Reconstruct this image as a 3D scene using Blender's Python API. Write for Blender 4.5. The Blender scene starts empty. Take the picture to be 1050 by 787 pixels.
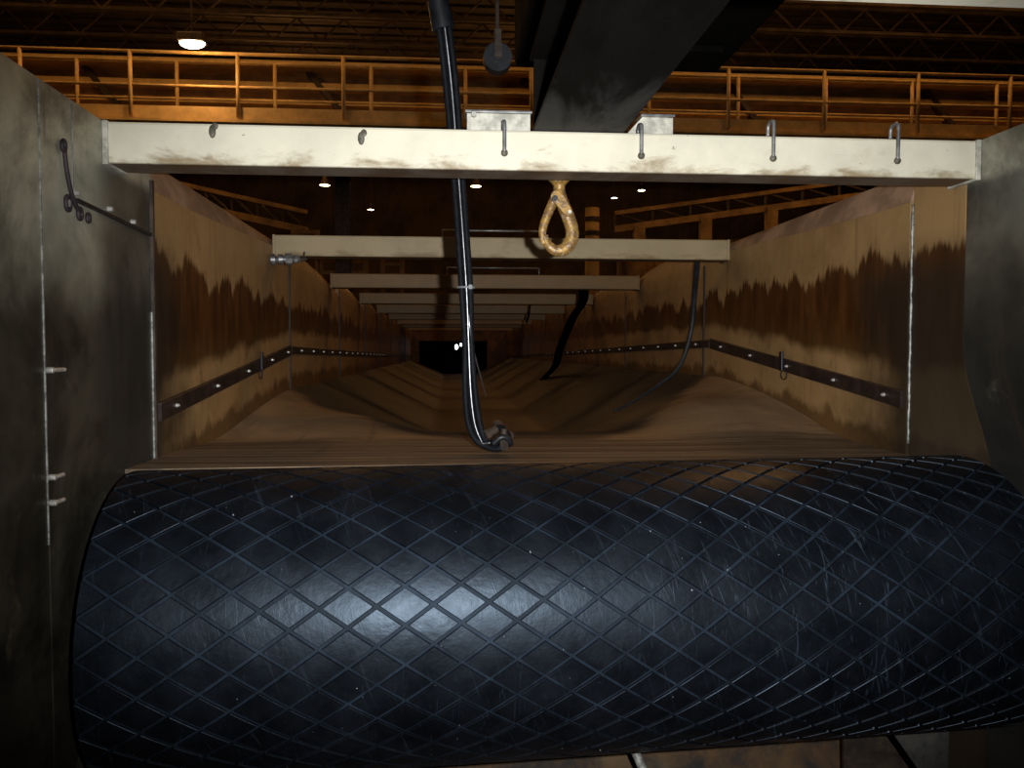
import bpy, bmesh, math, random
from mathutils import Vector, Matrix
random.seed(4)
PI = math.pi
S = bpy.context.scene
C = S.collection

# ---------------------------------------------------------------- camera, world, lights, exposure
cam = bpy.data.cameras.new('camera'); camo = bpy.data.objects.new('camera', cam); C.objects.link(camo)
cam.sensor_width = 36.0; cam.lens = 36.0 * 820 / 1050; cam.clip_start = .02; cam.clip_end = 200
camo.location = (0, 0, 0)
camo.rotation_euler = (math.radians(90 - 2.3), 0, math.radians(-4.6))
S.camera = camo
W = bpy.data.worlds.new('world'); S.world = W; W.use_nodes = True
W.node_tree.nodes['Background'].inputs[0].default_value = (.55, .33, .16, 1)
W.node_tree.nodes['Background'].inputs[1].default_value = .012
S.view_settings.view_transform = 'Standard'; S.view_settings.look = 'None'
S.view_settings.exposure = 0.0; S.view_settings.gamma = 1.0; S.view_settings.use_curve_mapping = False
FLASH_W = 190
SODIUM = (1.0, .47, .13)

def lamp(name, kind, loc, energy, color, rot=None, **kw):
    l = bpy.data.lights.new(name, kind); l.energy = energy; l.color = color
    for k, v in kw.items(): setattr(l, k, v)
    o = bpy.data.objects.new(name, l); C.objects.link(o); o.location = loc
    if rot: o.rotation_euler = rot
    return o
# the flash of the camera that took the picture, a little left of and above its lens
fl = lamp('camera_flash', 'SPOT', (.09, .0, .022), FLASH_W, (.96, .98, 1.0), (math.radians(90 - 2.5), 0, math.radians(-5.5)),
     spot_size=math.radians(88), spot_blend=.8, shadow_soft_size=.012)
fl.scale = (1, .86, 1)      # the reflector throws a wide, low oval
# sodium high bay lamps added over walkway and hall for their light, fixtures further down
ADDED_HIGHBAY = [(-4.6, 10.4, 7.4, 190), (6.8, 10.9, 9.2, 420), (1.0, 11.0, 8.6, 10), (-9.5, 17, 8.6, 230), (13, 17, 8.9, 330), (4, 26, 7.4, 260), (-5, 27, 7.3, 200)]
for x, y, z, e in ADDED_HIGHBAY:
    lamp('added_highbay_light', 'POINT', (x, y, z - .40), e, SODIUM, None, shadow_soft_size=.9)

# ---------------------------------------------------------------- node helpers
class N:
    def __init__(s, name):
        s.m = bpy.data.materials.new(name); s.m.use_nodes = True
        s.t = s.m.node_tree; s.b = s.t.nodes['Principled BSDF']
    def node(s, ty, **kw):
        n = s.t.nodes.new(ty)
        for k, v in kw.items(): setattr(n, k, v)
        return n
    def put(s, sock, v):
        if isinstance(v, bpy.types.NodeSocket): s.t.links.new(v, sock)
        elif isinstance(v, (tuple, list)) and len(v) == 3 and sock.type == 'RGBA': sock.default_value = (*v, 1)
        else: sock.default_value = v
    def math(s, op, a, b=0, c=None, clamp=False):
        n = s.node('ShaderNodeMath', operation=op); n.use_clamp = clamp
        s.put(n.inputs[0], a); s.put(n.inputs[1], b)
        if c is not None: s.put(n.inputs[2], c)
        return n.outputs[0]
    def pos(s):
        return s.node('ShaderNodeNewGeometry').outputs['Position']
    def obj(s):
        return s.node('ShaderNodeTexCoord').outputs['Object']
    def sep(s, v):
        n = s.node('ShaderNodeSeparateXYZ'); s.put(n.inputs[0], v); return n.outputs
    def mapv(s, v, scale=(1, 1, 1), loc=(0, 0, 0), rot=(0, 0, 0)):
        n = s.node('ShaderNodeMapping'); s.put(n.inputs[0], v)
        n.inputs['Scale'].default_value = scale; n.inputs['Location'].default_value = loc; n.inputs['Rotation'].default_value = rot
        return n.outputs[0]
    def noise(s, v, scale=5, detail=4, rough=.6, dist=0):
        n = s.node('ShaderNodeTexNoise'); s.put(n.inputs['Vector'], v)
        n.inputs['Scale'].default_value = scale; n.inputs['Detail'].default_value = detail
        n.inputs['Roughness'].default_value = rough; n.inputs['Distortion'].default_value = dist
        return n.outputs['Fac']
    def step(s, v, lo, hi, a=0.0, b=1.0):
        n = s.node('ShaderNodeMapRange', interpolation_type='SMOOTHSTEP')
        s.put(n.inputs[0], v); s.put(n.inputs[1], lo); s.put(n.inputs[2], hi); s.put(n.inputs[3], a); s.put(n.inputs[4], b)
        return n.outputs[0]
    def lin(s, v, lo, hi, a=0.0, b=1.0):
        n = s.node('ShaderNodeMapRange'); s.put(n.inputs[0], v)
        for i, q in enumerate((lo, hi, a, b)): s.put(n.inputs[i + 1], q)
        return n.outputs[0]
    def mix(s, f, a, b):
        n = s.node('ShaderNodeMix', data_type='RGBA'); s.put(n.inputs[0], f); s.put(n.inputs[6], a); s.put(n.inputs[7], b)
        return n.outputs[2]
    def bump(s, h, strength=.3, dist=.01):
        n = s.node('ShaderNodeBump'); s.put(n.inputs['Height'], h)
        n.inputs['Strength'].default_value = strength; n.inputs['Distance'].default_value = dist
        s.t.links.new(n.outputs[0], s.b.inputs['Normal'])
    def out(s, col, rough=.6, metal=0.0, spec=.5):
        s.put(s.b.inputs['Base Color'], col); s.put(s.b.inputs['Roughness'], rough)
        s.put(s.b.inputs['Metallic'], metal); s.b.inputs['Specular IOR Level'].default_value = spec
        return s.m

def plain(name, col, rough=.6, metal=0.0, var=.25, scale=20, spec=.5):
    n = N(name); f = n.noise(n.pos(), scale, 5, .65)
    c2 = tuple(c * (1 - var) for c in col); c1 = tuple(min(1, c * (1 + var)) for c in col)
    r = n.out(n.mix(n.step(f, .35, .65), c2, c1), rough, metal, spec)
    n.bump(f, .12, .004)
    return r
def emit(name, col, power):
    n = N(name); n.put(n.b.inputs['Base Color'], col)
    n.put(n.b.inputs['Emission Color'], col); n.b.inputs['Emission Strength'].default_value = power
    return n.m

def girder_mat():
    n = N('sooty_girder_paint'); p = n.pos(); x, y, z = n.sep(p); f = n.noise(n.mapv(p, (5, 1.5, 1)), 1.6, 6, .65, .5)
    c = n.mix(n.step(f, .3, .7), (.0035, .003, .0024), (.0085, .0072, .006))
    d = n.math('MULTIPLY', n.step(n.math('ADD', y, n.math('MULTIPLY', n.math('SUBTRACT', f, .5), .9)), 1.52, 1.80), n.step(z, .52, .53, 1, 0))
    c = n.mix(n.math('MULTIPLY', d, .75), c, (.085, .080, .074))
    n.bump(f, .2, .004); return n.out(c, .85, 0, .04)
# ---------------------------------------------------------------- mesh helpers
def bx(bm, x0, x1, y0, y1, z0, z1, bev=0.0):
    r = bmesh.ops.create_cube(bm, size=1.0)
    bmesh.ops.scale(bm, verts=r['verts'], vec=(x1 - x0, y1 - y0, z1 - z0))
    bmesh.ops.translate(bm, verts=r['verts'], vec=((x0 + x1) / 2, (y0 + y1) / 2, (z0 + z1) / 2))
    if bev:
        es = {e for v in r['verts'] for e in v.link_edges}
        bmesh.ops.bevel(bm, geom=list(es), offset=bev, segments=2, profile=.5, affect='EDGES')
def cyl(bm, p, q, r0, r1=None, seg=16, cap=True):
    p = Vector(p); q = Vector(q); r1 = r0 if r1 is None else r1
    r = bmesh.ops.create_cone(bm, cap_ends=cap, segments=seg, radius1=r0, radius2=r1, depth=(q - p).length)
    m = Matrix.Translation((p + q) / 2) @ (q - p).to_track_quat('Z', 'Y').to_matrix().to_4x4()
    bmesh.ops.transform(bm, verts=r['verts'], matrix=m)
def bar(bm, p, q, w, h, up=(0, 0, 1)):
    p = Vector(p); q = Vector(q); d = (q - p); L = d.length; d.normalize()
    s = d.cross(Vector(up)).normalized(); u = s.cross(d).normalized()
    vs = []
    for a in (p, q):
        for i, j in ((-1, -1), (1, -1), (1, 1), (-1, 1)):
            vs.append(bm.verts.new(a + s * (i * w / 2) + u * (j * h / 2)))
    for f in ((3, 2, 1, 0), (4, 5, 6, 7), (0, 1, 5, 4), (1, 2, 6, 5), (2, 3, 7, 6), (3, 0, 4, 7)):
        bm.faces.new([vs[i] for i in f])
def smooth_path(pts, n=6):
    P = [Vector(p) for p in pts]; out = []
    for i in range(len(P) - 1):
        a, b, c, d = P[max(i - 1, 0)], P[i], P[i + 1], P[min(i + 2, len(P) - 1)]
        for k in range(n):
            t = k / n
            out.append(.5 * ((2 * b) + (c - a) * t + (2 * a - 5 * b + 4 * c - d) * t * t + (3 * b - a - 3 * c + d) * t ** 3))
    out.append(P[-1]); return out
def tube(bm, pts, rad, seg=10, flat=1.0, closed=False):
    """sweep an ellipse (rad, rad*flat) along pts; rad may be a list"""
    n = len(pts); R = rad if isinstance(rad, (list, tuple)) else [rad] * n
    rings = []; ref = None
    for i, p in enumerate(pts):
        t = (pts[(i + 1) % n if closed else min(i + 1, n - 1)] - pts[(i - 1) % n if closed else max(i - 1, 0)]).normalized()
        if ref is None:
            ref = Vector((0, 1, 0)) if abs(t.y) < .8 else Vector((1, 0, 0))
        s = (ref - t * ref.dot(t)).normalized(); ref = s; u = t.cross(s)
        rings.append([bm.verts.new(p + s * (math.cos(a) * R[i] * flat) + u * (math.sin(a) * R[i])) for a in [2 * PI * k / seg for k in range(seg)]])
    m = n if closed else n - 1
    for i in range(m):
        a, b = rings[i], rings[(i + 1) % n]
        for k in range(seg):
            bm.faces.new((a[k], a[(k + 1) % seg], b[(k + 1) % seg], b[k]))
    if not closed:
        bm.faces.new(rings[0][::-1]); bm.faces.new(rings[-1])
def sphere(bm, c, r, sx=1, sy=1, sz=1, seg=16):
    q = bmesh.ops.create_uvsphere(bm, u_segments=seg, v_segments=seg // 2, radius=r)
    bmesh.ops.scale(bm, verts=q['verts'], vec=(sx, sy, sz)); bmesh.ops.translate(bm, verts=q['verts'], vec=c)
def outline(bm, pts, y0, y1):
    """extrude an x,z outline between two y values"""
    a = [bm.verts.new((x, y0, z)) for x, z in pts]; b = [bm.verts.new((x, y1, z)) for x, z in pts]
    n = len(pts); bm.faces.new(a); bm.faces.new(b[::-1])
    for i in range(n): bm.faces.new((a[i], b[i], b[(i + 1) % n], a[(i + 1) % n]))

def base(o):
    v = Vector((0, 0, 0))
    while o is not None: v += o.location; o = o.parent
    return v
def obj(name, bm, m, parent=None, smooth=False, loc=None):
    """bm in world coordinates; origin moved to the parent's base or to loc"""
    bmesh.ops.recalc_face_normals(bm, faces=bm.faces[:])
    b = base(parent); l = Vector(loc) if loc is not None else b
    bmesh.ops.translate(bm, verts=bm.verts[:], vec=-l)
    me = bpy.data.meshes.new(name); bm.to_mesh(me); bm.free()
    for p in me.polygons: p.use_smooth = smooth
    me.materials.append(m)
    o = bpy.data.objects.new(name, me); C.objects.link(o)
    o.location = l - b
    if parent: o.parent = parent
    return o
def sm(o, ang=40):
    for p in o.data.polygons: p.use_smooth = True
    o.data.set_sharp_from_angle(angle=math.radians(ang)); return o
def thing(name, label, cat, loc=(0, 0, 0), group=None):
    o = bpy.data.objects.new(name, None); C.objects.link(o); o.location = loc; o.empty_display_size = .1
    o['label'] = label; o['category'] = cat
    if group: o['group'] = group
    return o
def tag(o, label, cat, group=None):
    o['label'] = label; o['category'] = cat
    if group: o['group'] = group
    return o
def struct(name, bm, m, loc=(0, 0, 0)):
    o = obj(name, bm, m, None, loc=loc); o['kind'] = 'structure'; return o
def B(): return bmesh.new()
def ORD(i): return ['first', 'second', 'third', 'fourth', 'fifth', 'sixth', 'seventh', 'eighth', 'ninth', 'tenth'][i]
def lerp(a, b, t): return a + (b - a) * t
def ss(a, b, x):
    t = max(0, min(1, (x - a) / (b - a))); return t * t * (3 - 2 * t)

# ---------------------------------------------------------------- conveyor dimensions (metres, lens at the origin)
XL, XR = -.744, 1.259
TOP = .50
BEAM_Y = [1.82 + 1.69 * k for k in range(9)]
JOINT = [2.10, 3.86, 5.60, 7.30, 9.0, 10.7, 12.4, 14.1, 17.0]
DR_A = .055; DR_Y = 1.8525; DR_Z = -.5975; DR_R = .333; DR_L = -.696; DR_RR = 1.305
def strip_z(side, y):
    if side < 0: return lerp(-.155, .008, (y - 2.12) / 1.74) if y < 3.86 else lerp(.008, -.085, (y - 3.86) / 12)
    return lerp(-.131, .040, (y - 2.12) / 1.62) if y < 3.74 else lerp(.040, -.085, (y - 3.74) / 12)
def edge_z(side, y):
    if side < 0: return lerp(-.30, -.175, ss(2.2, 3.95, y))
    return lerp(-.275, -.115, ss(2.2, 3.75, y))

# ---------------------------------------------------------------- materials
def paint_wall(name, side, dark=0.0):
    n = N(name); p = n.pos(); x, y, z = n.sep(p)
    st = n.lin(y, 2.12, 3.86 if side < 0 else 3.74, -.155 if side < 0 else -.131, .008 if side < 0 else .040)
    big = n.noise(n.mapv(p, (0, 5.5, .7), (3.1 * side, 0, 0)), 1.0, 2, .5)
    fine = n.noise(n.mapv(p, (0, 22, 2.0), (5 * side, 0, 1)), 1.0, 4, .7)
    jag = n.math('ADD', n.math('MULTIPLY', n.math('SUBTRACT', big, .5), .26), n.math('MULTIPLY', n.math('SUBTRACT', fine, .5), .17))
    up = n.math('ADD', .262 if side > 0 else .235, jag)
    m1 = n.step(z, n.math('SUBTRACT', up, .016), n.math('ADD', up, .014), 1, 0)         # below the ragged upper edge
    lowj = n.math('MULTIPLY', n.math('SUBTRACT', n.noise(n.mapv(p, (0, 5, 5), (0, 1, 0)), 1, 3), .5), .10)
    low = n.math('ADD', n.math('ADD', st, .062), lowj)
    m2 = n.step(z, low, n.math('ADD', low, .05), 0, 1)
    bj = n.math('MULTIPLY', n.math('SUBTRACT', n.noise(n.mapv(p, (0, 7, 4), (0, 7, 3)), 1, 4), .5), .16)
    bl = n.math('ADD', n.math('SUBTRACT', st, .105), bj)
    m3 = n.math('MULTIPLY', n.step(z, n.math('SUBTRACT', bl, .03), n.math('ADD', bl, .01), 1, 0), .8)
    m = n.math('MAXIMUM', n.math('MULTIPLY', m1, m2), m3)
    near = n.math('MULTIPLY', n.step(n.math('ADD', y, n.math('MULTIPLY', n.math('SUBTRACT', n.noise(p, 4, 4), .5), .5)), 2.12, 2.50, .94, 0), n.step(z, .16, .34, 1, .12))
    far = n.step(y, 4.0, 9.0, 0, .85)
    clean = n.mix(n.step(n.noise(p, 3.5, 6, .7), .38, .75), (.45, .28, .12), (.30, .175, .066))
    spot = n.step(n.noise(n.mapv(p, (1, 1, 1), (9, 2, 1)), 9, 5, .6), .62, .74)
    clean = n.mix(n.math('MULTIPLY', spot, .5), clean, (.14, .07, .02))
    v = n.noise(n.mapv(p, (2, 9, 2)), 2.2, 5, .6)
    brown = n.mix(n.step(v, .35, .68), (.055, .0165, .0022), (.115, .038, .0050))
    yel = n.step(z, n.math('ADD', st, .09), n.math('ADD', st, .2), .75, 0)
    brown = n.mix(n.math('MULTIPLY', yel, m1), brown, (.105, .050, .011))
    c = n.mix(m, clean, brown)
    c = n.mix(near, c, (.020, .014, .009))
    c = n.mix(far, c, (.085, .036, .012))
    streak = n.noise(n.mapv(p, (1, 40, 1.4)), 1, 3)
    c = n.mix(n.step(streak, .55, .8, 0, .3), c, (.05, .022, .008))
    n.bump(n.noise(p, 14, 5), .15, .006)
    return n.out(c, n.lin(v, .3, .7, .42, .62), 0, .35)
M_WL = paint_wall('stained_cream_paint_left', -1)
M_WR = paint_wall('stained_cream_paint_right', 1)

def steel_plate(name, seed, side):
    n = N(name); p = n.mapv(n.pos(), (1, 1, 1), (seed, 0, 0)); x, y, z = n.sep(n.pos())
    f = n.noise(p, 3.2, 6, .65, .4); g = n.noise(n.mapv(p, (1, 9, 1.1)), 2, 5, .7)
    c = n.mix(n.step(f, .34, .66), (.13, .125, .088), (.52, .50, .385))
    # grime worn into the lower two thirds of the plate, with a wavy edge
    zz = n.math('ADD', z, n.math('MULTIPLY', n.math('SUBTRACT', n.noise(p, 2.4, 5, .6), .5), .55))
    gm = n.step(zz, .02, .34, 1, 0)
    c = n.mix(n.math('MULTIPLY', gm, .93), c, n.mix(n.step(f, .38, .66), (.006, .005, .0035), (.032, .026, .016)))
    # soot under the end of the front beam
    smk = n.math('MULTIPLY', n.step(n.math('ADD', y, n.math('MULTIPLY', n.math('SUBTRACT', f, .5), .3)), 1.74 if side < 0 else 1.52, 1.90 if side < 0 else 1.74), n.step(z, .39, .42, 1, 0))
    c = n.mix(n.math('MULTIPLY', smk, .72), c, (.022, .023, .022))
    c = n.mix(n.step(g, .56, .74, 0, .55), c, (.055, .026, .010))
    pale = n.noise(n.mapv(p, (1, 1.2, 1), (4, 4, 4)), 6, 6, .7)
    c = n.mix(n.step(pale, .60, .80, 0, .45), c, (.26, .23, .16))
    n.bump(f, .2, .006)
    return n.out(c, n.lin(g, .3, .7, .38, .6), .15, .5)
M_SL = steel_plate('grimy_steel_left', 1, -1)
M_SR = steel_plate('grimy_steel_right', 5, 1)

def cream(name, amount, tint=(.84, .78, .60), depth=0):
    n = N(name); o = n.obj(); p = n.pos(); x, y, z = n.sep(o)
    f = n.noise(n.mapv(p, (3.2, 3, 9)), 2.2, 6, .68, .3)
    h = n.math('ADD', z, n.math('MULTIPLY', n.math('SUBTRACT', f, .5), .20))
    low = n.step(h, -.066, -.018, 1, 0)                    # rust creeping up from the lower arris
    blot = n.step(n.noise(n.mapv(p, (5, 2, 8), (2, 0, 0)), 1.4, 5, .6), .56, .72)
    c = n.mix(n.step(n.noise(p, 9, 5), .3, .8), tint, tuple(q * .82 for q in tint))
    c = n.mix(n.math('MULTIPLY', blot, .24 * amount), c, (.30, .20, .09))
    c = n.mix(n.math('MULTIPLY', low, .85), c, (.27, .185, .085))
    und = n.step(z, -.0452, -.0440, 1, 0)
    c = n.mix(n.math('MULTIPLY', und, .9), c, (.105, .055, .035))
    fleck = n.step(n.noise(n.mapv(p, (1, 1, 1)), 46, 3, .6), .70, .74)
    c = n.mix(n.math('MULTIPLY', fleck, .6), c, (.09, .05, .03))
    n.bump(f, .12, .004)
    return n.out(c, .5, 0, .4)
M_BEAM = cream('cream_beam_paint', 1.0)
M_BEAM2 = cream('cream_beam_paint_dimmed', 1.6, (.52, .40, .225))  # second beam: flash falloff put into the tint
M_BEAM3 = cream('cream_beam_paint_dim_warm', 2.4, (.36, .205, .075))  # farther beams: flash falloff and warm hall light put into the tint
M_WELD = plain('pale_end_plate', (.55, .53, .44), .55, .1, .3, 30)
M_DARK = plain('black_rubber', (.012, .013, .016), .45, 0, .4, 30)
M_HOSE = plain('black_hose_rubber', (.008, .009, .011), .55, 0, .3, 40, .10)
M_WIRE = plain('galvanised_wire', (.55, .56, .58), .35, .9, .2, 60)
M_TIE = plain('grey_nylon', (.25, .26, .26), .5, 0, .2, 60)
M_BOLT = plain('worn_bolt_steel', (.55, .53, .48), .45, .5, .2, 80)
M_STEEL = plain('dull_grey_steel', (.28, .28, .27), .42, .6, .35, 30)
M_RUST = plain('dark_rusty_steel', (.045, .030, .020), .65, .1, .5, 14)
M_CLAMP = plain('dark_brown_clamp_steel', (.030, .017, .014), .55, .1, .5, 18)
M_GIRD = girder_mat()
M_SHUTTER = plain('dark_hoist_housing', (.0035, .003, .0025), .85, 0, .4, 5, .04)
M_ORANGE = plain('ochre_structure_paint', (.60, .40, .15), .6, 0, .2, 3)
M_ORANGE2 = plain('ochre_girder_paint', (.30, .18, .065), .65, 0, .35, 2)
M_ROOF = plain('dim_roof_steel', (.075, .055, .042), .7, .1, .4, 2)
M_DECKING = plain('brown_roof_decking', (.04, .027, .02), .8, 0, .4, 1)
M_HALL = plain('dusty_hall_cladding', (.10, .07, .05), .8, 0, .4, .6)
M_FLOOR = plain('dusty_concrete', (.14, .115, .09), .85, 0, .3, 2)
M_LAMP = emit('sodium_lens', (1, .75, .40), 14)
M_LAMPW = emit('white_lamp_lens', (.95, .97, 1), 9)
M_BLACK = plain('matt_black_sheet', (.0015, .0015, .0015), .95, 0, .2, 10, 0.0)
M_MARK = plain('dark_soot_mark', (.028, .018, .022), .6, 0, .3, 40)

def hook_mat():
    n = N('chipped_yellow_hook_paint'); p = n.pos()
    a = n.noise(p, 60, 5, .65); b = n.noise(p, 130, 4)
    c = n.mix(n.step(a, .40, .60), (.42, .24, .05), (.20, .11, .04))
    c = n.mix(n.step(b, .56, .64, 0, .8), c, (.48, .40, .31))
    n.bump(a, .3, .003)
    return n.out(c, .45, .2, .5)
M_HOOK = hook_mat()

def trough_mat():
    n = N('dust_covered_trough'); p = n.pos(); x, y, z = n.sep(p)
    f = n.noise(p, 2.6, 6, .62, .6); g = n.noise(n.mapv(p, (2.2, 14, 1)), 1.3, 6, .66, .5)
    tan = n.mix(n.step(f, .32, .68), (.28, .18, .092), (.46, .31, .165))
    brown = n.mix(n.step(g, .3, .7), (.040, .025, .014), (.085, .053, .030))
    shade_dirt = n.mix(n.step(f, .35, .7), (.012, .0105, .0105), (.040, .033, .030))  # dark side slopes: shading and dirt painted together
    # tan dust fans in the corners of the first bay
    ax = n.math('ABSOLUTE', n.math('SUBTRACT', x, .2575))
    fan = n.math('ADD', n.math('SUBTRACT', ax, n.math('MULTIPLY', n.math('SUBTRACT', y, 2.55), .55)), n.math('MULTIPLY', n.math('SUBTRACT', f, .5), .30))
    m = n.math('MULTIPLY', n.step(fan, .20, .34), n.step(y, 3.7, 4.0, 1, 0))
    c = n.mix(n.step(n.math('ADD', ax, n.math('MULTIPLY', n.math('SUBTRACT', g, .5), .22)), .30, .44), brown, shade_dirt)
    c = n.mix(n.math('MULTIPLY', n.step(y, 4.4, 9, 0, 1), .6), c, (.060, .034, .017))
    # plate laps every 0.16 m across the trough
    lap = n.math('FRACT', n.math('DIVIDE', y, .19))
    c = n.mix(n.math('MULTIPLY', n.step(lap, .86, .98), .5), c, (.018, .011, .008))
    c = n.mix(m, c, tan)
    lip = n.step(n.math('ADD', y, n.math('MULTIPLY', n.math('SUBTRACT', n.noise(n.mapv(p, (1.5, 8, 1)), 2, 4), .5), .5)), 2.40, 2.64, 1, 0)
    band = n.noise(n.mapv(p, (.9, 26, 1)), 1.2, 6, .7, .8)
    lipc = n.mix(n.step(band, .36, .66), (.050, .034, .023), (.29, .20, .12))
    c = n.mix(n.math('MULTIPLY', lip, .92), c, lipc)
    streak = n.noise(n.mapv(p, (16, 1.2, 1), (0, 0, 0), (0, 0, .35)), 1, 4, .6)
    c = n.mix(n.step(streak, .60, .78, 0, .35), c, (.03, .022, .018))
    n.bump(n.math('ADD', f, n.math('MULTIPLY', band, .5)), .35, .012)
    return n.out(c, .62, 0, .4)
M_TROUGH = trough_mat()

def rubber(name, pad):
    n = N(name); o = n.obj(); x, y, z = n.sep(o)
    f = n.noise(o, 9, 6, .65)
    # scuffs running round the drum, mostly on its right half
    a = n.math('ARCTAN2', z, n.math('MULTIPLY', y, -1))
    comb = n.node('ShaderNodeCombineXYZ'); n.put(comb.inputs[0], n.math('MULTIPLY', x, 95)); n.put(comb.inputs[1], n.math('MULTIPLY', a, 3.2)); n.put(comb.inputs[2], 0)
    s1 = n.noise(comb.outputs[0], 1, 3, .55, 1.6)
    comb2 = n.node('ShaderNodeCombineXYZ'); n.put(comb2.inputs[0], n.math('ADD', n.math('MULTIPLY', x, 120), n.math('MULTIPLY', a, 13))); n.put(comb2.inputs[1], n.math('MULTIPLY', a, 2.2)); n.put(comb2.inputs[2], 7)
    s2 = n.noise(comb2.outputs[0], 1, 3, .5, .8)
    where = n.math('MULTIPLY', n.step(n.math('ADD', x, n.math('MULTIPLY', f, .5)), .3, .75, .38, 1), n.step(n.noise(o, 3.1, 3), .36, .62, .25, 1))
    sc = n.math('MULTIPLY', n.math('MAXIMUM', n.step(s1, .62, .72), n.step(s2, .62, .72)), where)
    if pad:
        c = n.mix(n.step(f, .35, .7), (.0020, .0024, .0036), (.0048, .0056, .0080))
    else:
        c = n.mix(n.step(f, .35, .7), (.0085, .0130, .0200), (.0175, .0265, .039))
        c = n.mix(n.step(n.noise(n.mapv(o, (1.4, 1, 1)), 5.5, 5, .7), .40, .60, 0, .8), c, (.0035, .0045, .0065))
    c = n.mix(n.math('MULTIPLY', sc, .7), c, (.032, .044, .062))
    dust = n.step(n.noise(n.mapv(o, (1, 1, 1), (3, 3, 3)), 90, 2), .76, .78)
    c = n.mix(n.math('MULTIPLY', dust, .7), c, (.35, .36, .38))
    n.bump(n.math('ADD', n.noise(o, 45, 5, .6), n.math('MULTIPLY', sc, .5)), .22, .004)
    n.b.inputs['Specular Tint'].default_value = (.62, .80, 1, 1)
    return n.out(c, n.lin(f, .3, .7, .36, .50) if pad else .62, 0, .42 if pad else .25)
M_PAD = rubber('black_lagging_rubber', True)
M_GROOVE = rubber('dusty_groove_rubber', False)

def chute_mat():
    n = N('rusty_chute_plate'); p = n.pos(); f = n.noise(p, 5, 6, .7, .5)
    c = n.mix(n.step(f, .36, .62), (.035, .034, .032), (.15, .085, .040))
    c = n.mix(n.step(n.noise(p, 2.2, 4), .5, .66, 0, .6), c, (.21, .16, .09))
    n.bump(f, .3, .01); return n.out(c, .6, .1, .4)
M_CHUTE = chute_mat()

# ---------------------------------------------------------------- the hall
HX0, HX1, HY0, HY1, HZ0, HZ1 = -22, 26, -6, 46, -5.0, 10.2
b = B(); bx(b, HX0, HX1, HY0, HY1, HZ0 - .3, HZ0); struct('floor', b, M_FLOOR)
b = B(); bx(b, HX0, HX1, HY1, HY1 + .3, HZ0, HZ1)
for k in range(70): bx(b, HX0 + k * .68, HX0 + k * .68 + .34, HY1 - .06, HY1, HZ0, HZ1)
struct('wall_back', b, M_HALL)
b = B(); bx(b, HX0 - .3, HX0, HY0, HY1, HZ0, HZ1); struct('wall_left', b, M_HALL)
b = B(); bx(b, HX1, HX1 + .3, HY0, HY1, HZ0, HZ1); struct('wall_right', b, M_HALL)
b = B(); bx(b, HX0, HX1, HY0 - .3, HY0, HZ0, HZ1); struct('wall_front', b, M_HALL)
b = B(); bx(b, HX0, HX1, HY0, HY1, HZ1, HZ1 + .2)
for k in range(86): bx(b, HX0, HX1, HY0 + k * .6, HY0 + k * .6 + .3, HZ1 - .07, HZ1)
struct('ceiling', b, M_DECKING)

# open web roof joists
jb = B()
bx(jb, HX0, HX1, -.05, .05, HZ1 - .17, HZ1 - .07); chords = jb
def joist():
    t = thing('roof_joist', 'x', 'joist', (2, 0, HZ1 - .08))
    a = B(); bx(a, HX0, HX1, -.06, .06, HZ1 - .17, HZ1 - .08); obj('top_chord', a, M_ROOF, t)
    a = B(); bx(a, HX0, HX1, -.06, .06, HZ1 - .85, HZ1 - .76); obj('bottom_chord', a, M_ROOF, t)
    a = B(); x = HX0; u = 0
    while x < HX1 - .7:
        z0, z1 = (HZ1 - .8, HZ1 - .14) if u % 2 == 0 else (HZ1 - .14, HZ1 - .8)
        bar(a, (x, 0, z0), (x + .7, 0, z1), .045, .045, (0, 1, 0)); x += .7; u += 1
    obj('web', a, M_ROOF, t)
    return t
jb.free()
def copy_tree(o, parent=None):
    c = o.copy(); C.objects.link(c)
    if parent: c.parent = parent
    for ch in list(o.children): copy_tree(ch, c)
    return c
j0 = joist()
JY = [15.5 + 1.9 * k for k in range(15)]
for i, y in enumerate(JY):
    j = j0 if i == 0 else copy_tree(j0)
    j.location = (2, y, HZ1 - .08)
    j['label'] = 'dim brown open web roof joist high in the dark hall behind the walkway'; j['group'] = 'roof joists of the hall'

# crane girder with ledges behind the walkway
t = thing('crane_girder', 'deep orange lit crane girder with horizontal ledges behind the walkway', 'girder', (2, 15.2, 3.9))
b = B(); bx(b, -16, 20, 15.2, 15.6, 3.95, 5.15); obj('web_plate', b, M_ORANGE2, t)
for z, h, d in ((5.15, .10, .55), (4.86, .09, .28), (4.55, .07, .24), (4.25, .07, .26), (3.90, .12, .50)):
    b = B(); bx(b, -16, 20, 15.2 - d, 15.2, z - h, z); obj('flange', b, M_ORANGE, t)
for k in range(9):
    b = B(); x = -14.2 + 3.9 * k; bar(b, (x, 14.99, 5.05), (x + .9, 14.99, 3.98), .10, .16, (0, 1, 0)); obj('shadow_diagonal', b, M_RUST, t)  # dark bars modelled for the diagonal shadows across the ledges

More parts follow.
